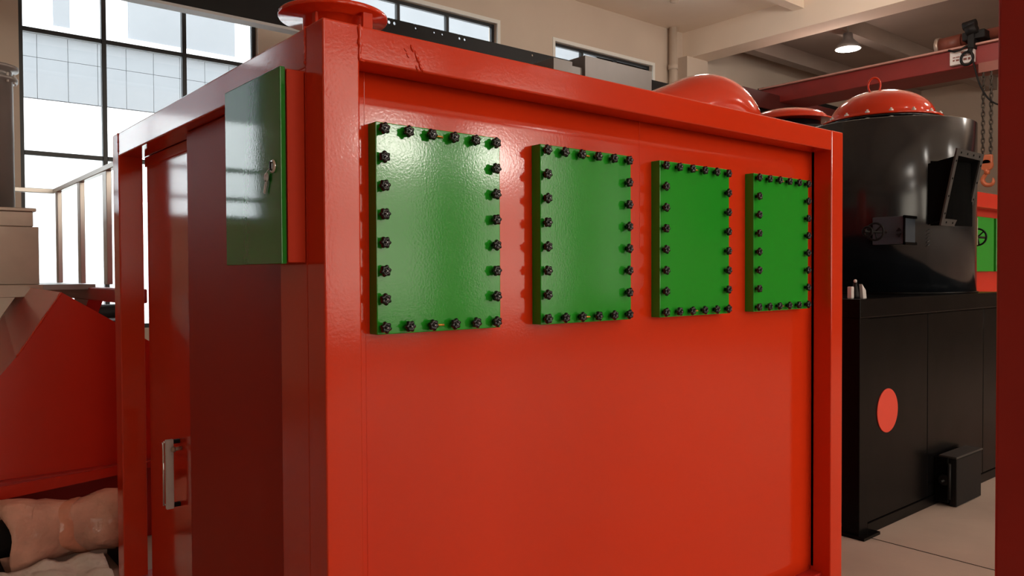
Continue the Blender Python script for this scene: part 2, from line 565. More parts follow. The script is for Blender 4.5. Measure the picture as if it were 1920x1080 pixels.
# covers with star knobs -------------------------------------------------
def star_knob_mesh():
    b = MB()
    bm = b.bm
    n = 48
    prof = [(0.0075, 0.0), (0.0075, 0.011), (0.0115, 0.012), (0.0165, 0.0145), (0.0175, 0.020), (0.0165, 0.0255), (0.012, 0.028), (0.0062, 0.0285), (0.006, 0.026)]
    rings = []
    for (r, h) in prof:
        ring = []
        for i in range(n):
            t = 2 * PI * i / n
            rr = r
            if r > 0.0117:
                rr = r * (1 + 0.13 * math.cos(6 * t))
            ring.append(bm.verts.new((rr * math.cos(t), -h, rr * math.sin(t))))
        rings.append(ring)
    for a, c in zip(rings, rings[1:]):
        for i in range(n):
            q = (i + 1) % n
            f = bm.faces.new((a[i], a[q], c[q], c[i])); f.smooth = True
    bm.faces.new(rings[0])
    bm.faces.new(rings[-1])
    b.lathe((0, 0, 0), [(0.0035, -0.024), (0.0035, -0.033), (0.0028, -0.034)], 12, 'Y', 1)
    bmesh.ops.recalc_face_normals(bm, faces=bm.faces[:])
    me = bpy.data.meshes.new('knob')
    bm.to_mesh(me); bm.free()
    me.materials.append(KNOB); me.materials.append(KNOB_BOLT)
    return me


KM = star_knob_mesh()
CT = 0.047
YC = YR - CT
covers = []
for ci, cx0 in enumerate((1.210, 1.884, 2.549, 3.230)):
    x0, x1, z0, z1 = cx0, cx0 + 0.487, 1.462, 2.117
    cv = MB().box(x0, x1, YC, YR + .002, z0, z1, 0.003, 2).build('cover_plate', GREEN, E1)
    off = world_loc(E1)
    def put(x, z):
        kn = bpy.data.objects.new('knob', KM)
        COL.objects.link(kn)
        kn.parent = cv
        kn.rotation_euler = (0, random.uniform(0, 1.0), 0)
        kn.location = Vector((x, YC, z)) - off
    xs = [x0 + 0.019 + 0.0873 * i for i in range(6)]
    zs = [z1 - 0.022 - 0.0872 * i for i in range(8)]
    for x_ in xs:
        put(x_, zs[0]); put(x_, zs[-1])
    for z_ in zs[1:-1]:
        put(xs[0], z_); put(xs[-1], z_)
    for z_ in (zs[0], zs[-1]):
        xc = (xs[2] + xs[3]) / 2 - .006
        t_ = MB().tube([(xc - .017, YC - .001, z_ - .001), (xc - .012, YC - .009, z_ - .001), (xc + .010, YC - .010, z_ - .002), (xc + .015, YC - .001, z_ - .002)], 0.0032, 8).build('lifting_loop', BRASS, cv)

# door handle -------------------------------------------------------------
hd = MB()
hd.box(1.066, 1.100, 3.815, 3.835, 0.555, 0.880, 0.002, 1)
hb = hd.build('handle', PLATE, door)
MB().box(1.096, 1.132, 3.822, 3.842, 0.858, 0.876).box(1.096, 1.132, 3.822, 3.842, 0.560, 0.578).build('handle_bracket', BLACK, door)
MB().cyl((1.060, 3.838, 0.57), (1.060, 3.838, 0.868), 0.0045, n=10).cyl((1.060, 3.838, 0.868), (1.09, 3.838, 0.868), 0.004, n=8).cyl((1.060, 3.838, 0.573), (1.09, 3.838, 0.573), 0.004, n=8).build('lock_rod', CHROME, door)
MB().cyl((1.094, 3.79, 0.838), (1.133, 3.80, 0.838), 0.009, n=14).lathe((1.094, 3.79, 0.838), [(0.008, -0.012), (0.013, -0.006), (0.013, 0.004)], 14, 'X').build('latch_pin', TANMETAL, door)

# round flange on the roof -----------------------------------------------
fc = (1.353, 2.665)
fl = MB()
fl.lathe((fc[0], fc[1], 0), [(0.11, ZT - .02), (0.11, 2.588), (0.196, 2.590), (0.198, 2.594), (0.198, 2.604), (0.195, 2.607), (0.085, 2.607), (0.085, 2.5)], 72)
rf = fl.build('round_flange', RED, E1)
MB().box(1.385, 1.425, 2.50, 2.512, ZT - .01, 2.588, 0.002, 1).box(1.25, 1.262, 2.60, 2.66, ZT - .01, 2.588, 0.002, 1).build('gusset', RED, rf)

# ------------------------------------------------------------------ control cabinet on the corner
CB = thing('control_cabinet', 'small electrical cabinet with dark green key-locked door and red body on the enclosure corner', 'cabinet', (0.97, 2.38, 1.68))
MB().box(0.948, 1.003, 2.163, 2.602, 1.684, 2.246, 0.003, 2).build('body', mat('cabinet_red_paint', (0.60, 0.04, 0.010), 0.45, spec=0.2), CB)
MB().box(0.943, 0.950, 2.172, 2.595, 1.692, 2.240).build('gasket', BLACK, CB)
cd = MB().box(0.926, 0.943, 2.160, 2.605, 1.680, 2.250, 0.003, 3).build('door', GREEN_DOOR, CB)
lz, ly = 1.966, 2.207
MB().lathe((0.926, ly, lz), [(0.020, 0.0), (0.020, -0.004), (0.017, -0.008), (0.012, -0.009), (0.011, -0.006)], 28, 'X').build('lock', CHROME, cd)
MB().box(0.9125, 0.9175, ly - .003, ly + .003, lz - .013, lz + .013).build('key_slot', BLACK, cd)
kb = MB()
ky = ly + .040
kb.lathe((0.921, ky, 1.937), [(0.013, 0.0), (0.014, -0.001), (0.014, -0.003), (0.013, -0.004)], 20, 'X')
kb.hull([(0.917, ky - .004, 1.929), (0.917, ky + .006, 1.929), (0.917, ky + .020, 1.893), (0.917, ky + .012, 1.889)],
        [(0.9205, ky - .004, 1.929), (0.9205, ky + .006, 1.929), (0.9205, ky + .020, 1.893), (0.9205, ky + .012, 1.889)])
kb.build('key', PLATE, cd)
MB().tube([(0.914, ly, lz - .006), (0.912, ly + .012, lz - .012), (0.913, ly + .030, lz - .022), (0.916, ky, lz - .026)], 0.0012, 6).build('key_ring', CHROME, cd)

# ------------------------------------------------------------------ foreground red post on the right
PO = thing('steel_post', 'dark red square steel post in the near right foreground', 'post', (1.66, 0.38, 0))
MB().box(1.558, 1.72, 0.10, 0.524, 0.02, 2.60, 0.006, 3).build('post_body', RED_DULL, PO)
MB().box(1.50, 1.78, 0.04, 0.58, 0, 0.02, 0.002, 1).build('base_plate', RED_DULL, PO)
MB().box(1.54, 1.74, 0.08, 0.544, 2.60, 2.615, 0.002, 1).build('cap_plate', RED_DULL, PO)

# ------------------------------------------------------------------ black furnace
FU = thing('furnace', 'black boxy furnace base with a red disc on its front', 'machine', (6.0, 3.4, 0))
fx0, fx1, fy0, fy1, fz = 4.70, 7.15, 2.33, 4.6, 1.48
MB().box(fx0 + .03, fx1 - .03, fy0 + .012, fy1 - .02, 0.06, fz - .03).build('shell', BLACK_SATIN, FU)
MB().box(fx0, fx1, fy0 - .004, fy1, fz - .118, fz, 0.006, 2).build('top_frame', BLACK_SATIN, FU)
for (a, c) in ((fx0, fy0 - .003), (fx1 - .11, fy0 - .003), (fx0, fy1 - .11), (fx1 - .11, fy1 - .11)):
    MB().box(a, a + .11, c, c + .11, 0, fz - .118, 0.004, 2).build('corner_post', BLACK_SATIN, FU)
xs = [fx0 + .112, 5.685, 6.690, fx1 - .112]
for i in range(3):
    MB().box(xs[i] + .004, xs[i + 1] - .004, fy0 + .003, fy0 + .02, 0.075, fz - .124, 0.003, 1).build('panel', BLACK_SATIN, FU)
MB().box(fx0 + .11, fx1 - .11, fy0 - .002, fy0 + .03, 0.0, 0.07, 0.003, 1).build('bottom_rail', BLACK_SATIN, FU)
MB().box(fx0 - .03, fx0 + .18, fy0 - .05, fy0 + .16, 0, 0.02, 0.002, 1).build('foot_plate', BLACK_SATIN, FU)
MB().lathe((5.078, fy0 + .003, 0.752), [(0.142, 0.002), (0.142, -0.004), (0.140, -0.006)], 64, 'Y').build('red_disc', mat('matt_red_cap', (0.75, 0.06, 0.03), 0.55), FU)['label'] = 'flat round red disc'
# ash door with latch at the foot of the front
ad = MB()
ad.box(5.80, 6.24, fy0 - .09, fy0 + .004, 0.03, 0.345, 0.004, 1)
ash = ad.build('ash_box', BLACK_SATIN, FU)
MB().box(5.83, 6.27, fy0 - .135, fy0 - .088, 0.005, 0.340, 0.004, 1).build('ash_door', BLACK, ash)
MB().box(5.815, 6.285, fy0 - .14, fy0 - .02, 0.341, 0.356, 0.003, 1).build('ash_door_hood', mat('worn_black_edge', (0.03, 0.026, 0.024), 0.5), ash)
MB().cyl((5.72, fy0 - .07, 0.19), (5.82, fy0 - .07, 0.19), 0.010, n=10).lathe((5.79, fy0 - .07, .19), [(0.035, -0.01), (0.04, 0), (0.035, 0.01)], 16, 'X').cyl((5.79, fy0 - .10, 0.06), (5.79, fy0 - .10, .31), 0.012, n=10).build('latch', BLACK, ash)

# drum -------------------------------------------------------------------
dc = Vector((6.522, 3.050, 0))
dr = 0.685
DR = thing('furnace_drum', 'glossy black furnace drum under a bolted red domed lid with lifting ring', 'tank', (dc.x, dc.y, fz))
prof = [(dr, fz + .0), (dr, 2.10), (dr, 2.805), (dr - .01, 2.812), (0.43, 2.812), (0.42, 2.815), (0.42, 2.86), (0.452, 2.862), (0.452, 2.878)]
MB().lathe((dc.x, dc.y, 0), prof, 128).build('drum_shell', DRUMM, DR)
bottom_ring = MB().lathe((dc.x, dc.y, 0), [(dr + .012, fz), (dr + .012, fz + .012), (dr, fz + .014)], 96).build('base_ring', BLACK_SATIN, DR)
lid = [(0.456, 2.880), (0.456, 2.896), (0.40, 2.900)]
for i in range(1, 15):
    t = i / 14 * PI / 2
    lid.append((0.40 * math.cos(t) + 0.0005, 2.900 + 0.245 * math.sin(t)))
lidob = MB().lathe((dc.x, dc.y, 0), lid, 96).build('domed_lid', RED, DR)
ring = [(dc.x - .055 + 0.0, dc.y + 0.05 + 0.055 * math.cos(t), 3.19 + 0.075 * math.sin(t)) for t in [2 * PI * i / 24 for i in range(24)]]
a_ = Vector((-0.63, 0.77, 0))  # ring turned to face the aisle
ring = [(dc.x - .05 + 0.425 * 0.046 * math.cos(t), dc.y - 0.905 * 0.046 * math.cos(t) + .04, 3.19 + 0.066 * math.sin(t)) for t in [2 * PI * i / 24 for i in range(24)]]
MB().tube(ring, 0.008, 8, closed=True).build('lifting_ring', RED, lidob)
bm0 = None
for i in range(16):
    t = 2 * PI * (i + .5) / 16
    p = (dc.x + 0.432 * math.cos(t), dc.y + 0.432 * math.sin(t))
    if bm0 is None:
        b = MB().cyl((p[0], p[1], 2.845), (p[0], p[1], 2.925), 0.008, n=8).cyl((p[0], p[1], 2.896), (p[0], p[1], 2.912), 0.017, n=6).cyl((p[0], p[1], 2.840), (p[0], p[1], 2.858), 0.018, n=6)
        bm0 = b.build('lid_bolt', BOLT, lidob); p00 = p
    else:
        clone(bm0, lidob).location = Vector((p[0] - p00[0], p[1] - p00[1], 0))
# flared side outlet (opens towards -Y, leaning) -------------------------
def ring_frame(b, outer, inner, n_, th):
    """flat rectangular frame from 4 outer + 4 inner corners, thickness th along n_"""
    n_ = Vector(n_)
    O = [Vector(p) for p in outer]; I = [Vector(p) for p in inner]
    for k in range(4):
        q = (k + 1) % 4
        b.hull([O[k], O[q], I[q], I[k]], [O[k] + n_ * th, O[q] + n_ * th, I[q] + n_ * th, I[k] + n_ * th])
TL = Vector((6.085, 2.300, 2.560)); TR = Vector((6.500, 2.290, 2.545)); BL = Vector((6.085, 2.420, 1.985)); BR = Vector((6.500, 2.410, 1.965))
TL = Vector((6.06, 2.290, 2.535)); TR = Vector((6.56, 2.290, 2.535)); BL = Vector((6.06, 2.400, 1.985)); BR = Vector((6.56, 2.400, 1.985))
ctr = (TL + TR + BL + BR) / 4
ins = [ctr + (p - ctr) * f for p, f in ((TL, .82), (TR, .82), (BR, .82), (BL, .82))]
nrm = (TR - TL).cross(BL - TL).normalized()
if nrm.y > 0: nrm = -nrm
ob = MB()
ring_frame(ob, [TL, TR, BR, BL], ins, nrm, -0.012)
outl = ob.build('outlet_flange', mat('lit_black_paint', (0.045, 0.040, 0.038), 0.5), DR)  # black lightened to carry the light falling on the frame
_b = MB()
for k in range(12):
    q0 = math.radians(-126 + 37 * k / 12); q1 = math.radians(-126 + 37 * (k + 1) / 12)
    P = [(dc.x + r * math.cos(q), dc.y + r * math.sin(q)) for (r, q) in ((dr - .004, q0), (dr + .004, q0), (dr + .004, q1), (dr - .004, q1))]
    _b.hull([(*p, 1.99) for p in P], [(*p, 2.47) for p in P])
_b.build('outlet_dark_patch', HOLLOW, DR)  # black patch on the drum painting the shade inside the outlet
tb = MB()
back = [Vector((6.10, 2.56, 2.44)), Vector((6.46, 2.56, 2.44)), Vector((6.46, 2.56, 1.975)), Vector((6.10, 2.56, 1.975))]
fr_ = [p - nrm * .012 for p in ins]
for k in range(4):
    q = (k + 1) % 4
    a, c, d, e = fr_[k], fr_[q], back[q], back[k]
    cc = (fr_[0] + fr_[1] + fr_[2] + fr_[3]) / 4
    inw = lambda v, c0: (c0 - v).normalized() * 0.008
    cb = sum(back, Vector()) / 4
    tb.hull([a, c, d, e], [a + inw(a, cc), c + inw(c, cc), d + inw(d, cb), e + inw(e, cb)])
tb.build('outlet_duct', mat('shaded_duct_black', (0.004, 0.004, 0.004), 0.8, spec=0.05), DR)  # flat black standing in for the shade inside the duct
for k in range(4):
    q = (k + 1) % 4
    for s_ in range(4):
        u = (s_ + .5) / 4
        A = [TL, TR, BR, BL]
        p = (A[k].lerp(A[q], u) + ins[k].lerp(ins[q], u)) / 2 + nrm * .001
        MB().cyl(p, p - nrm * .002 + nrm * .004, 0.008, n=8).build('bolt_hole', HOLLOW, outl)


def burner(cx, cy, cz, side, name):
    pass


vb = MB().box(5.845, 6.135, 2.570, 2.80, 1.850, 2.055, 0.003, 1).build('inspection_box', mat('black_paint_reflection_tint', (0.045, 0.055, 0.07), 0.3), DR)  # black lightened to blue-grey, painting in the reflection on the box front
MB().box(5.835, 6.145, 2.560, 2.572, 2.040, 2.060).box(5.835, 6.145, 2.560, 2.572, 1.845, 1.865).box(6.128, 6.145, 2.560, 2.572, 1.845, 2.06).box(5.835, 5.85, 2.560, 2.572, 1.845, 2.06).build('box_flange', BLACK_SATIN, vb)
def handwheel(b, c, r, axis='X'):
    c = Vector(c)
    pts = [c + Vector((0, r * math.cos(t), r * math.sin(t))) for t in [2 * PI * i / 20 for i in range(20)]]
    b.tube(pts, 0.008, 8, closed=True)
    for k in range(3):
        t = k * 2 * PI / 3 + .3
        b.cyl(c, c + Vector((0, r * math.cos(t), r * math.sin(t))), 0.006, n=6)
    b.cyl(c + Vector((-.05, 0, 0)), c + Vector((.17, 0, 0)), 0.010, n=10)
    return b
handwheel(MB(), (5.675, 2.70, 1.940), 0.062).build('handwheel', BLACK, vb)
handwheel(MB(), (5.60, 2.72, 1.940), 0.034).build('handwheel', BLACK, vb)
MB().hull([(5.842, 2.60, 1.97), (5.842, 2.585, 1.95), (5.842, 2.62, 1.945)], [(5.830, 2.60, 1.97), (5.830, 2.585, 1.95), (5.830, 2.62, 1.945)]).hull([(5.842, 2.60, 1.90), (5.842, 2.585, 1.93), (5.842, 2.62, 1.925)], [(5.830, 2.60, 1.90), (5.830, 2.585, 1.93), (5.830, 2.62, 1.925)]).build('clip', BLACK_GLOSS, vb)
vb2 = MB().box(6.95, 7.26, 2.60, 2.82, 1.85, 2.01, 0.003, 1).build('inspection_box', BLACK_GLOSS, DR)
MB().box(7.17, 7.25, 2.575, 2.60, 1.87, 2.10, 0.003, 1).build('bracket_plate', TANMETAL, vb2)
MB().cyl((7.24, 2.655, 1.945), (7.46, 2.655, 1.945), 0.012, n=10).build('spindle', BLACK, vb2)
handwheel(MB(), (7.46, 2.655, 1.945), 0.072).build('handwheel', BLACK, vb2)
# weld blobs under the outlet
for i in range(5):
    z = 1.955 - i * .028
    t = math.atan2(2.385 - dc.y, 6.10 - dc.x)
    ang = -2.23
    p = Vector((dc.x + dr * math.cos(ang), dc.y + dr * math.sin(ang), z))
    MB().tube([p + Vector((-.012, .012, -.01)), p + Vector((0, -.003, 0)), p + Vector((.014, -.008, .011))], [.002, .005, .002], 8).build('weld_bead', BLACK_GLOSS, DR)

# small tool on the furnace corner
TO = thing('grease_gun', 'small white and black tool standing upright on the black furnace corner', 'tool', (4.90, 2.44, fz))
MB().lathe((4.885, 2.45, fz), [(0.028, 0), (0.026, 0.02), (0.013, 0.085), (0.012, 0.10)], 20).build('nozzle', BLACK, TO)
MB().lathe((4.885, 2.45, fz), [(0.009, 0.10), (0.011, 0.112), (0.006, 0.12)], 12).build('tip', PLATE, TO)
MB().box(4.80, 4.832, 2.43, 2.46, fz, fz + .075, .004, 1).build('left_grip', PLATE, TO)
MB().hull([(4.93, 2.42, fz), (4.975, 2.42, fz), (4.965, 2.42, fz + .05), (4.915, 2.42, fz + .09)], [(4.93, 2.44, fz), (4.975, 2.44, fz), (4.965, 2.44, fz + .05), (4.915, 2.44, fz + .09)]).build('right_grip', PLATE, TO)

# ------------------------------------------------------------------ second furnace lid, further back
d2 = Vector((6.86, 4.10, 0))
D2 = thing('second_drum', 'low red domed lid on a black drum just behind the furnace drum', 'tank', (6.90, 4.135, fz))
l2 = Vector((6.90, 4.135, 0))
d2p = [(0.44, 1.48), (0.44, 3.0), (0.30, 3.01), (0.30, 3.075)]
MB().lathe((l2.x, l2.y, 0), d2p, 72).build('drum_shell', BLACK_GLOSS, D2)
lid = [(0.42, 3.08), (0.42, 3.095), (0.37, 3.10)]
for i in range(1, 11):
    t = i / 10 * PI / 2
    lid.append((0.37 * math.cos(t) + .0005, 3.10 + 0.12 * math.sin(t)))
MB().lathe((l2.x, l2.y, 0), lid, 72).build('domed_lid', RED, D2)

# ------------------------------------------------------------------ red elbow duct behind the enclosure
ED = thing('elbow_duct', 'fat glossy red elbow duct rising behind the enclosure roof', 'duct', (4.1, 3.0, ZT))
pts, rs = [], []
path = [((3.15, 2.95, 2.50), 0.13), ((3.42, 2.95, 2.525), 0.14), ((3.68, 2.95, 2.58), 0.175), ((3.88, 2.95, 2.63), 0.205), ((4.03, 2.95, 2.64), 0.225), ((4.14, 2.95, 2.60), 0.235), ((4.215, 2.95, 2.51), 0.235), ((4.25, 2.95, 2.36), 0.235), ((4.26, 2.95, 2.0), 0.235), ((4.26, 2.95, 0.0), 0.235)]
def smooth(path, k=6):
    P = [Vector((*p, r)) for p, r in path]
    out = []
    for i in range(len(P) - 1):
        p0 = P[max(i - 1, 0)]; p1 = P[i]; p2 = P[i + 1]; p3 = P[min(i + 2, len(P) - 1)]
        for s_ in range(k):
            t = s_ / k
            out.append(0.5 * ((2 * p1) + (p2 - p0) * t + (2 * p0 - 5 * p1 + 4 * p2 - p3) * t * t + (3 * p1 - 3 * p2 + p3 - p0) * t ** 3))
    out.append(P[-1])
    return [Vector(v[:3]) for v in out], [v[3] for v in out]
Vector4 = None
pp, rr = smooth(path)
MB().tube(pp, rr, 48).build('elbow', RED, ED)

# ------------------------------------------------------------------ second red enclosure far right
E2 = thing('machine_enclosure', 'far red machine enclosure with a green cover seen past the black drum', 'machine', (9.0, 3.6, 0))
MB().box(7.45, 10.6, 2.92, 5.0, 0.05, 2.34).build('shell', RED_BOX, E2)
for (a, c) in ((7.40, 2.8), (10.5, 2.8)):
    MB().box(a, a + .116, c, c + .116, 0, 2.38, 0.006, 2).build('corner_post', RED_BOX, E2)
MB().box(7.516, 10.5, 2.8, 2.916, 2.24, 2.38, 0.006, 2).build('top_beam', RED_BOX, E2)
MB().box(7.516, 10.5, 2.8, 2.916, 0, 0.12, 0.006, 2).build('bottom_beam', RED_BOX, E2)
for x_ in (7.60, 8.55):
    MB().box(x_, x_ + .88, 2.87, 2.925, 1.645, 2.165, 0.003, 1).build('cover_plate', GREEN, E2)

# ------------------------------------------------------------------ runway beam along the back wall
RB = thing('crane_runway_beam', 'long black crane runway beam crossing in front of the windows', 'beam', (4, 9.1, 4.6))
MB().box(-7.9, 18.5, 9.0, 9.17, 4.598, 4.63).build('bottom_flange', mat('grey_flange_paint', (0.5, 0.5, 0.5), 0.6), RB)
MB().box(-7.9, 18.5, 9.005, 9.17, 4.631, 4.93).build('web', BLACK, RB)
def plate_with_holes(x0, x1, y0, y1, z0, z1, holes):
    """strip of plate with round through holes; holes = (x, z, r)"""
    b = MB()
    bm = b.bm
    hs = sorted(holes)
    cur = x0
    w_ = (z1 - z0) / 2
    for (hx, hz, r) in hs:
        a, c = hx - 0.028, hx + 0.028
        if a > cur: b.box(cur, a, y0, y1, z0, z1)
        n = 16
        for (yy) in (0,):
            outer = []
            for i in range(n):
                t = 2 * PI * (i + .5) / n
                cx_, cz_ = math.cos(t), math.sin(t)
                # square boundary point
                k = max(abs(cx_), abs(cz_))
                ux, uz = cx_ / k, cz_ / k
                ox = hx + ux * 0.028
                oz = hz + (uz * (z1 - hz) if uz > 0 else uz * (hz - z0))
                outer.append((ox, oz))
            inner = [(hx + r * math.cos(2 * PI * (i + .5) / n), hz + r * math.sin(2 * PI * (i + .5) / n)) for i in range(n)]
            V = {}
            for tagn, L in (('o', outer), ('i', inner)):
                for i, (px, pz) in enumerate(L):
                    V[tagn, i, 0] = bm.verts.new((px, y0, pz)); V[tagn, i, 1] = bm.verts.new((px, y1, pz))
            for i in range(n):
                q = (i + 1) % n
                for s_ in (0, 1):
                    bm.faces.new((V['o', i, s_], V['o', q, s_], V['i', q, s_], V['i', i, s_]))
                bm.faces.new((V['i', i, 0], V['i', q, 0], V['i', q, 1], V['i', i, 1]))
        cur = c
    b.box(cur, x1, y0, y1, z0, z1)
    return b
hp = [(5.385, .014), (5.47, .014), (5.80, .008), (6.10, .008), (6.235, .008), (6.53, .011), (6.62, .011), (7.9, .01)]
plate_with_holes(-7.9, 18.5, 9.02, 9.03, 4.93, 5.03, [(x_, 4.975, r * 1.6) for x_, r in hp]).build('drilled_plate', BLACK, RB)
for x_ in (-5.5, -0.7, 5.1, 9.5, 13.2):
    MB().box(x_ - .1, x_ + .1, 9.17, YB, 4.62, 4.82).build('wall_bracket', BLACK, RB)

# ------------------------------------------------------------------ crane girder, trolley, hoist
GI = thing('crane_girder', 'red overhead crane box girder spanning above the black drum', 'crane', (15, 3, 5.14))
MB().box(14.55, 15.45, -8.8, 9.35, 5.142, 5.46, .01, 1).build('box_girder', mat('faded_girder_red', (0.20, 0.012, 0.009), 0.55, var=0.1), GI)
MB().box(14.48, 15.5, -8.8, 9.35, 5.462, 5.495, .004, 1).build('top_flange', mat('dusty_pink_flange', (0.45, 0.22, 0.18), 0.7), GI)
MB().box(12.9, 17.2, 8.95, 9.35, 5.04, 5.14, 0.01, 1).box(12.9, 17.2, 8.90, 8.96, 4.95, 5.28, 0.01, 1).build('end_truck', mat('dark_red_brown_paint', (0.07, 0.012, 0.01), 0.6, spec=0.2), GI)  # end truck in an even dark red-brown
MB().box(14.68, 19.5, 9.36, 9.5, 4.2, 5.55).box(14.68, 19.5, 9.36, 10.6, 4.2, 4.3).build('dark_filler_boxes', BLACK, GI)  # black boxes filling the dark area behind the end truck
for x_ in (13.5, 16.3):
    MB().lathe((x_, 9.1, 5.1), [(0.13, -0.05), (0.15, -0.04), (0.15, 0.04), (0.13, 0.05)], 24, 'Y').build('wheel', BLACK, GI)
MB().box(14.465, 14.545, 5.22, 5.60, 5.19, 5.42, .003, 1).build('rating_plate', PLATE, GI)['label'] = 'white rating plate with dark markings'
rp = MB()
for i, (a, c) in enumerate(((5.27, 5.31), (5.33, 5.38), (5.40, 5.42), (5.45, 5.50), (5.52, 5.55))):
    rp.box(14.460, 14.466, a, c, 5.235 + .004 * i, 5.275)
    rp.box(14.460, 14.466, a - .01, c, 5.305, 5.32)
rp.box(14.460, 14.466, 5.30, 5.42, 5.36, 5.39)
rp.build('plate_marks', RUST, GI)
for i, y in enumerate((7.05, 4.2)):
    MB().box(14.6, 14.75, y, y + .12, 5.495, 5.53).build('stop_block', RED_DULL, GI)

HO = thing('chain_hoist', 'electric chain hoist trolley with dark chains and orange hook block', 'hoist', (14.6, 4.9, 5.5))
MB().cyl((14.75, 5.05, 5.66), (14.75, 5.55, 5.64), 0.085, n=20).cyl((14.75, 5.50, 5.64), (14.75, 5.86, 5.63), 0.135, n=24).cyl((14.75, 3.6, 5.66), (14.75, 5.10, 5.66), 0.10, n=20).build('motor', RUST, HO)
MB().cyl((14.75, 5.86, 5.63), (14.75, 5.92, 5.63), 0.155, n=24).build('motor_cap', TANMETAL, HO)
MB().box(14.40, 14.60, 5.20, 5.30, 5.40, 5.80, 0.01, 1).box(14.44, 14.9, 5.05, 5.4, 5.56, 5.70, 0.01, 1).cyl((14.45, 5.18, 5.82), (14.45, 5.38, 5.80), 0.07, n=10).cyl((14.42, 5.16, 5.74), (14.42, 5.32, 5.70), 0.09, n=8).build('bracket', BLACK, HO)
MB().tube([(14.42, 5.31 + .095 * math.cos(t), 5.25 + .11 * math.sin(t)) for t in [2 * PI * i / 20 for i in range(20)]], .022, 8, closed=True).cyl((14.42, 5.25, 5.42), (14.42, 5.28, 5.33), .04, n=8).build('ring', BLACK, HO)
MB().tube([(14.40, 5.60, 5.44), (14.40, 5.50, 5.40), (14.40, 5.40, 5.41), (14.40, 5.30, 5.46)], .018, 6).build('cable_clip', BLACK, HO)
pc, _ = smooth([((14.42, 5.27, 5.45), 1), ((14.40, 5.20, 5.15), 1), ((14.40, 5.12, 4.82), 1), ((14.42, 5.02, 4.58), 1), ((14.45, 4.92, 4.45), 1), ((14.5, 4.82, 4.40), 1), ((14.5, 4.62, 4.42), 1), ((14.6, 4.4, 4.9), 1), ((14.7, 4.3, 5.2), 1)])
MB().tube(pc, 0.014, 8).build('cable', BLACK, HO)
MB().box(14.47, 14.80, 4.80, 5.15, 4.98, 5.142).build('chain_guide', RUST, HO)


def link_mesh():
    b = MB()
    pts = []
    for i in range(14):
        t = 2 * PI * i / 14
        pts.append((0.022 * math.cos(t), 0, 0.038 * math.sin(t) + (0.012 if math.sin(t) > 0 else -0.012)))
    b.tube(pts, 0.011, 5, closed=True)
    bmesh.ops.recalc_face_normals(b.bm, faces=b.bm.faces[:])
    me = bpy.data.meshes.new('chain_link'); b.bm.to_mesh(me); b.bm.free(); me.materials.append(CHAIN)
    return me
LM = link_mesh()
hoff = world_loc(HO)
for (y, ztop, zbot) in ((5.085, 5.02, 3.60), (4.965, 5.02, 3.60)):
    z = ztop; i = 0
    while z > zbot:
        o = bpy.data.objects.new('chain_link', LM)
        COL.objects.link(o); o.parent = HO
        o.location = Vector((14.5, y, z)) - hoff
        o.rotation_euler = (0, 0, -0.9 + (PI / 2 if i % 2 else 0))
        z -= 0.074; i += 1
hk = MB()
hk.box(14.46, 14.54, 4.93, 5.11, 3.42, 3.60, 0.03, 3).lathe((14.5, 5.02, 3.42), [(0.09, -0.04), (0.10, 0), (0.09, 0.04)], 20, 'X').cyl((14.5, 5.02, 3.27), (14.5, 5.02, 3.36), 0.045, n=12)
hkb = hk.build('hook_block', ORANGE, HO)
hp_, hr_ = smooth([((14.5, 5.02, 3.30), .03), ((14.5, 5.06, 3.24), .034), ((14.5, 5.085, 3.17), .038), ((14.5, 5.04, 3.10), .038), ((14.5, 4.96, 3.09), .034), ((14.5, 4.92, 3.14), .026), ((14.5, 4.93, 3.20), .014)])
MB().tube(hp_, hr_, 10).build('hook', ORANGE, hkb)

# ------------------------------------------------------------------ ceiling lamps: one in view, the others added unseen for brightness
def highbay(x, y, label, energy=30):
    r = thing('ceiling_lamp', label, 'lamp', (x, y, 6.2), 'high bay lamps under the ceiling')
    MB().lathe((x, y, 0), [(0.25, 6.20), (0.26, 6.21), (0.20, 6.30), (0.10, 6.40), (0.09, 6.52), (0.02, 6.53)], 36).build('shade', GREYMETAL, r)
    MB().lathe((x, y, 0), [(0.235, 6.194), (0.235, 6.202)], 36).build('diffuser', LAMP, r)
    MB().cyl((x, y, 6.53), (x, y, ZC), 0.012, n=8).build('hanger', GREYMETAL, r)
    l = bpy.data.lights.new('lamp_light', 'POINT'); l.energy = energy; l.color = (1, .90, .80); l.shadow_soft_size = 0.22
    o = bpy.data.objects.new('lamp_light', l); o.location = (0, 0, -0.30); o.parent = r; COL.objects.link(o)
    return r
highbay(15.55, 7.97, 'lit round high bay lamp hanging beyond the concrete beam')
for (x, y, lab) in ((2.6, -3.4, 'added unseen high bay lamp above the aisle behind the camera'), (5.6, -2.6, 'added unseen high bay lamp above the aisle in front of the furnace'), (10.2, -2.6, 'added unseen high bay lamp above the aisle near the concrete beam'),
                    (1.0, -6.6, 'added unseen high bay lamp near the front windows, leftmost'), (5.6, -6.6, 'added unseen high bay lamp near the front windows, middle'), (10.2, -6.6, 'added unseen high bay lamp near the front windows, rightmost')):
    highbay(x, y, lab)
highbay(11.2, 4.9, 'added unseen high bay lamp close to the concrete beam, near the furnace', 120)
highbay(11.2, 0.6, 'added unseen high bay lamp close to the concrete beam, over the aisle', 80)
highbay(9.0, 6.6, 'added unseen high bay lamp above the grey ventilation cabinets', 22)
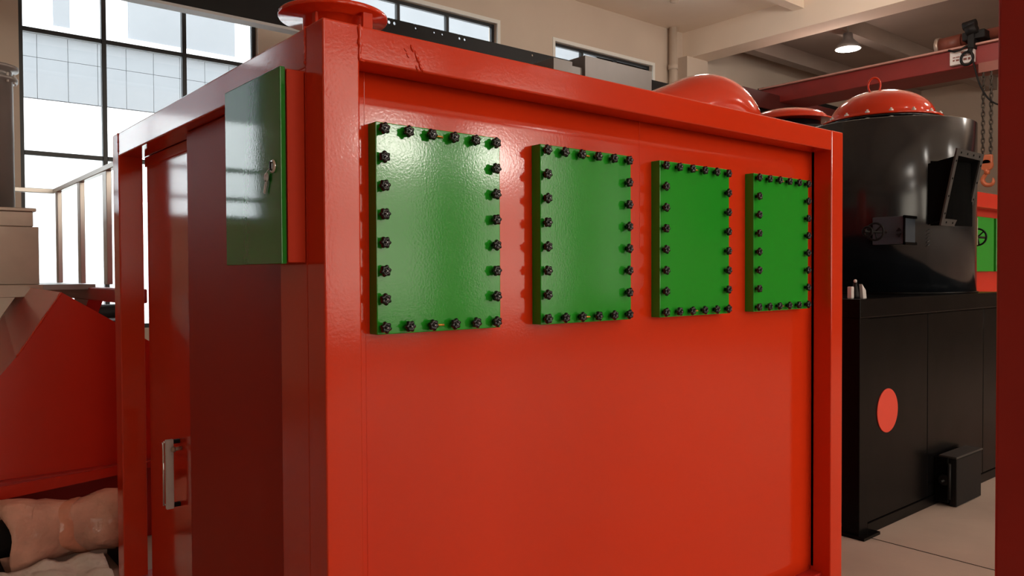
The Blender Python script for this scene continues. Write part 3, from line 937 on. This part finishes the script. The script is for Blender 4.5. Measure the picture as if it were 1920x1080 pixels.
# small ceiling detectors
sd = recenter(MB().lathe((12.20, 9.75, 0), [(0.05, ZC), (0.085, ZC - .02), (0.075, ZC - .05), (0.03, ZC - .07)], 24).build('smoke_detector', WALL))
tag(sd, 'small round beige detector on the ceiling near the corner', 'detector')
sd2 = recenter(MB().lathe((11.0, 8.62, 0), [(0.20, ZC), (0.26, ZC - .03), (0.24, ZC - .10), (0.12, ZC - .12)], 32).build('ceiling_disc', GREYMETAL))
tag(sd2, 'round grey fitting on the ceiling cut by the top of the photo', 'lamp')

# ------------------------------------------------------------------ grey ventilation cabinets beyond the enclosure
VC = thing('ventilation_cabinet', 'tall plain grey sheet metal cabinet in front of the far high window', 'cabinet', (8.7, 8.2, 0))
MB().box(8.008, 9.467, 8.0, 8.7, 0.1, 4.775, .004, 1).build('body', DUCT, VC)
MB().box(8.008, 9.467, 8.0, 8.7, 0, 0.1).build('base', BLACK, VC)
MB().box(7.70, 8.004, 8.05, 8.68, 0.1, 4.60, .004, 1).build('side_box', DUCT, VC)
VD = thing('ventilation_box', 'small grey sheet metal box left of the tall grey cabinet', 'cabinet', (7.4, 7.9, 0))
MB().box(7.30, 7.66, 7.9, 8.6, 0, 4.60, .004, 1).build('body', DUCT, VD)
MB().box(6.95, 7.29, 8.1, 8.6, 0, 4.50, .004, 1).build('low_box', DUCT, VD)

# ------------------------------------------------------------------ left: hooded red machine
HM = thing('hooded_machine', 'red machine with a sloped gable hood left of the enclosure', 'machine', (0.9, 5.8, 0))
fy = 5.2
A1 = (0.883, 1.551); A2 = (1.40, 1.212); A3 = (1.40, 0.50); A4 = (0.30, 0.60); A5 = (0.30, 0.66); A6 = (0.652, 1.186)
# gabled body: front polygon then back polygon, the left fold rising towards the back
fpoly = [(A1[0], fy, A1[1]), (A2[0], fy, A2[1]), (A2[0], fy, 0.50), (0.36, fy, 0.50), (0.36, fy, 0.74), (A6[0], fy, A6[1])]
bpoly = [(0.883, 6.45, 1.567), (1.40, 6.45, 1.24), (1.40, 6.45, 0.50), (0.36, 6.45, 0.50), (0.36, 6.45, 0.90), (0.742, 6.45, 1.385)]
fpoly = [fpoly[0], fpoly[1], fpoly[2], fpoly[3], (0.30, fy, 0.74), fpoly[5]]
bpoly = [(0.883, 6.65, 1.570), (1.40, 6.65, 1.24), (1.40, 6.65, 0.50), (0.36, 6.65, 0.50), (0.45, 6.65, 0.90), (0.763, 6.65, 1.381)]
MB().hull(fpoly, bpoly).build('hood', RED_BOX, HM)
bead((0.883, fy - .001, 1.551), (0.652, fy - .001, 1.186), 0.006, m=RED, parent=HM, jit=.001)
MB().box(0.36, 1.5, 5.14, 6.45, 0.455, 0.50, .004, 1).build('lower_frame', RED_DULL, HM)
MB().hull([(0.30, 5.12, 0.47), (1.2, 5.12, 0.50), (1.2, 5.12, 0.45), (0.30, 5.12, 0.39)], [(0.30, 5.20, 0.47), (1.2, 5.20, 0.50), (1.2, 5.20, 0.45), (0.30, 5.20, 0.39)]).build('sloping_bar', RED_BOX, HM)
for (x_, y_) in ((0.42, 5.3), (1.38, 5.3), (0.42, 6.3), (1.38, 6.3)):
    MB().box(x_ - .05, x_ + .05, y_ - .05, y_ + .05, 0, 0.455, .004, 1).build('leg', RED_DULL, HM)
MB().box(0.40, 1.40, 5.6, 5.66, 0.02, 0.44).build('skirt', RED_DULL, HM)

# wrapped roll under the hood -------------------------------------------
WR = thing('wrapped_pipe', 'pipe roll wrapped in milky pink plastic film below the red hood', 'pipe', (0.95, 4.95, 0))
b = MB()
n, m_ = 40, 44
rings = []
for i in range(m_ + 1):
    u = i / m_
    x_ = 0.56 + u * 0.62
    rad = 0.158 + 0.012 * math.sin(u * 9) + (0.05 * max(0, 0.25 - u) / .25)
    ring_ = []
    for k in range(n):
        t = 2 * PI * k / n
        r = rad * (1 + 0.025 * math.sin(3 * t + u * 14) + 0.012 * math.sin(7 * t - u * 25))
        ring_.append(b.bm.verts.new((x_ + 0.01 * math.sin(5 * t) - (0.05 * (1 + math.sin(t + 1.2)) if i == 0 else 0), 4.93 + r * math.cos(t), 0.245 + r * math.sin(t))))
    rings.append(ring_)
for a, c in zip(rings, rings[1:]):
    for k in range(n):
        q = (k + 1) % n
        f = b.bm.faces.new((a[k], a[q], c[q], c[k])); f.smooth = True
b.bm.faces.new(rings[-1])
# inner side of the open left end
inner = []
for i, (dx, sc) in enumerate(((0.0, 0.93), (0.10, 0.72))):
    inner.append([b.bm.verts.new((0.562 + dx, 4.93 + (rings[0][k].co.y - 4.93) * sc, 0.245 + (rings[0][k].co.z - .245) * sc)) for k in range(n)])
for a, c in ((rings[0], inner[0]), (inner[0], inner[1])):
    for k in range(n):
        q = (k + 1) % n
        f = b.bm.faces.new((a[k], a[q], c[q], c[k])); f.smooth = True
b.bm.faces.new(inner[-1])
b.build('film_wrap', WRAP, WR)
MB().cyl((0.50, 4.93, 0.245), (1.1, 4.93, 0.245), 0.10, n=28).build('pipe_core', BLACK, WR)
def film_band(u0, u1, slant, ph, lift, m_):
    b = MB()
    A = []
    n = 60
    for s_ in range(5):
        ring_ = []
        for k in range(n):
            t = 2 * PI * k / n
            u = u0 + (u1 - u0) * s_ / 4 + slant * math.sin(t + ph) + .012 * math.sin(5 * t)
            r = 0.158 + 0.012 * math.sin(u * 9) + (0.05 * max(0, 0.25 - u) / .25)
            r = r * (1 + 0.025 * math.sin(3 * t + u * 14) + 0.012 * math.sin(7 * t - u * 25)) + lift * (0.2 if s_ in (0, 4) else 1)
            ring_.append(b.bm.verts.new((0.56 + u * .62, 4.93 + r * math.cos(t), 0.245 + r * math.sin(t))))
        A.append(ring_)
    for a, c in zip(A, A[1:]):
        for k in range(n):
            q = (k + 1) % n
            f = b.bm.faces.new((a[k], a[q], c[q], c[k])); f.smooth = True
    return b.build('film_band', m_, WR)
film_band(0.14, 0.40, 0.10, 0.4, 0.006, WRAP)
film_band(0.50, 0.62, 0.16, 2.0, 0.007, mat('peach_film', (0.80, 0.36, 0.24), 0.25, var=.15, varscale=9, bump=[(18, .7, .012)]))
film_band(0.72, 0.95, -0.12, 0.9, 0.005, WRAP)
for x_ in (0.50, 1.12):
    MB().box(x_ - .04, x_ + .04, 4.78, 5.08, 0.0, 0.10).build('wood_block', BLACK, WR)

# film sheet on the floor
b = MB()
nx, ny = 30, 26
for s_ in (0, 1):
    rows = []
    for i in range(nx + 1):
        r = []
        for k in range(ny + 1):
            x_ = 0.45 + 0.54 * i / nx; y_ = 4.35 + .40 * k / ny
            z = 0.012 + 0.018 * (1 + math.sin(x_ * 31 + y_ * 9)) * abs(math.sin(y_ * 23 + x_ * 7)) + .02 * random.random() * .3 + 0.10 * (k / ny) ** 1.5
            if s_: z = max(0.001, z - .006)
            r.append(b.bm.verts.new((x_, y_, z)))
        rows.append(r)
    for i in range(nx):
        for k in range(ny):
            f = b.bm.faces.new((rows[i][k], rows[i + 1][k], rows[i + 1][k + 1], rows[i][k + 1])); f.smooth = True
    if s_ == 0: top_rows = rows
for i in range(nx):
    for k in (0, ny):
        b.bm.faces.new((top_rows[i][k], top_rows[i + 1][k], rows[i + 1][k], rows[i][k]))
for k in range(ny):
    for i in (0, nx):
        b.bm.faces.new((top_rows[i][k], top_rows[i][k + 1], rows[i][k + 1], rows[i][k]))
fs = b.build('plastic_film', SHEET)
recenter(fs)
tag(fs, 'crumpled white plastic film lying on the floor below the wrapped pipe', 'film')

# ------------------------------------------------------------------ left: grey machine on a platform with railing
PF = thing('platform', 'grey steel platform with stainless railing in front of the tall window', 'platform', (0.9, 7.2, 0))
MB().box(-0.5, 1.30, 6.35, 8.05, 1.545, 1.585, .003, 1).build('deck', GREYMETAL, PF)
MB().box(-0.5, 0.96, 6.30, 6.36, 1.50, 1.586, .003, 1).build('edge_channel', TANMETAL, PF)
MB().box(1.25, 1.38, 5.3, 8.0, 1.47, 1.56, .006, 1).build('side_channel', RED_DULL, PF)
MB().hull([(1.26, 6.9, 1.47), (1.26, 6.4, 1.47), (1.26, 6.75, 1.25)], [(1.36, 6.9, 1.47), (1.36, 6.4, 1.47), (1.36, 6.75, 1.25)]).build('gusset', RED_DULL, PF)
for (x_, y_) in ((-0.3, 6.5), (-0.3, 7.9), (1.24, 7.9), (0.2, 6.6)):
    MB().box(x_ - .05, x_ + .05, y_ - .05, y_ + .05, 0, 1.545, .004, 1).build('leg', GREYMETAL, PF)
MB().box(-0.4, 1.2, 7.6, 7.66, 1.0, 1.06).build('brace', GREYMETAL, PF)
MB().box(0.80, 1.345, 7.975, 8.025, 2.38, 2.42, .004, 1).build('top_rail', STEEL, PF)
MB().box(1.30, 1.345, 5.35, 7.975, 2.38, 2.42, .004, 1).build('top_rail', STEEL, PF)
for (y0, y1) in ((7.80, 7.99), (6.88, 7.07), (6.01, 6.20), (5.42, 5.60)):
    MB().box(1.305, 1.34, y0, y0 + .10, 1.585, 2.38, .003, 1).build('rail_post', STEEL, PF)

GM = thing('grey_machine_unit', 'brown grey metal box with round flue at the left edge beside the window', 'machine', (0.7, 6.7, 1.585))
MB().box(0.10, 0.952, 6.4, 7.0, 1.586, 1.993, .004, 1).build('lower_box', TANMETAL, GM)
MB().box(0.20, 0.922, 6.42, 6.95, 1.995, 2.10, .004, 1).build('upper_box', TANMETAL, GM)
MB().box(0.18, 0.94, 6.40, 6.97, 2.10, 2.125, .004, 1).build('cap_plate', TANMETAL, GM)
fl_ = MB().lathe((0.685, 6.62, 0), [(0.155, 2.125), (0.155, 3.02), (0.185, 3.025), (0.185, 3.05), (0.15, 3.055), (0.15, 3.10), (0.19, 3.105), (0.19, 3.13), (0.12, 3.135)], 40).build('flue', GREYMETAL, GM)
MB().tube([(0.685 - .05 + .04 * math.cos(t), 6.62 - .17, 2.78 + .04 * math.sin(t)) for t in [2 * PI * i / 16 for i in range(16)]], .006, 6, closed=True).build('flue_ring', GREYMETAL, fl_)
for k in range(14):
    t = 2 * PI * k / 14
    x_, y_ = 0.685 + .17 * math.cos(t), 6.62 + .17 * math.sin(t)
    MB().cyl((x_, y_, 3.01), (x_, y_, 3.075), .008, n=6).build('flue_bolt', BOLT, fl_)

# dark conveyor bulk behind the hood and under the platform
CV = thing('motor_unit', 'dark brown motor unit behind the hood under the platform', 'machine', (1.3, 7.0, 0))
MB().box(0.95, 1.70, 6.75, 7.45, 0.02, 1.30, .03, 2).build('housing', mat('dark_brown_steel', (0.05, 0.03, 0.025), 0.5), CV)
MB().cyl((1.15, 7.1, 1.32), (1.6, 7.1, 1.32), 0.09, n=20).build('motor', BLACK, CV)
MB().box(0.95, 1.75, 6.7, 7.5, 0, 0.02).build('base', BLACK, CV)
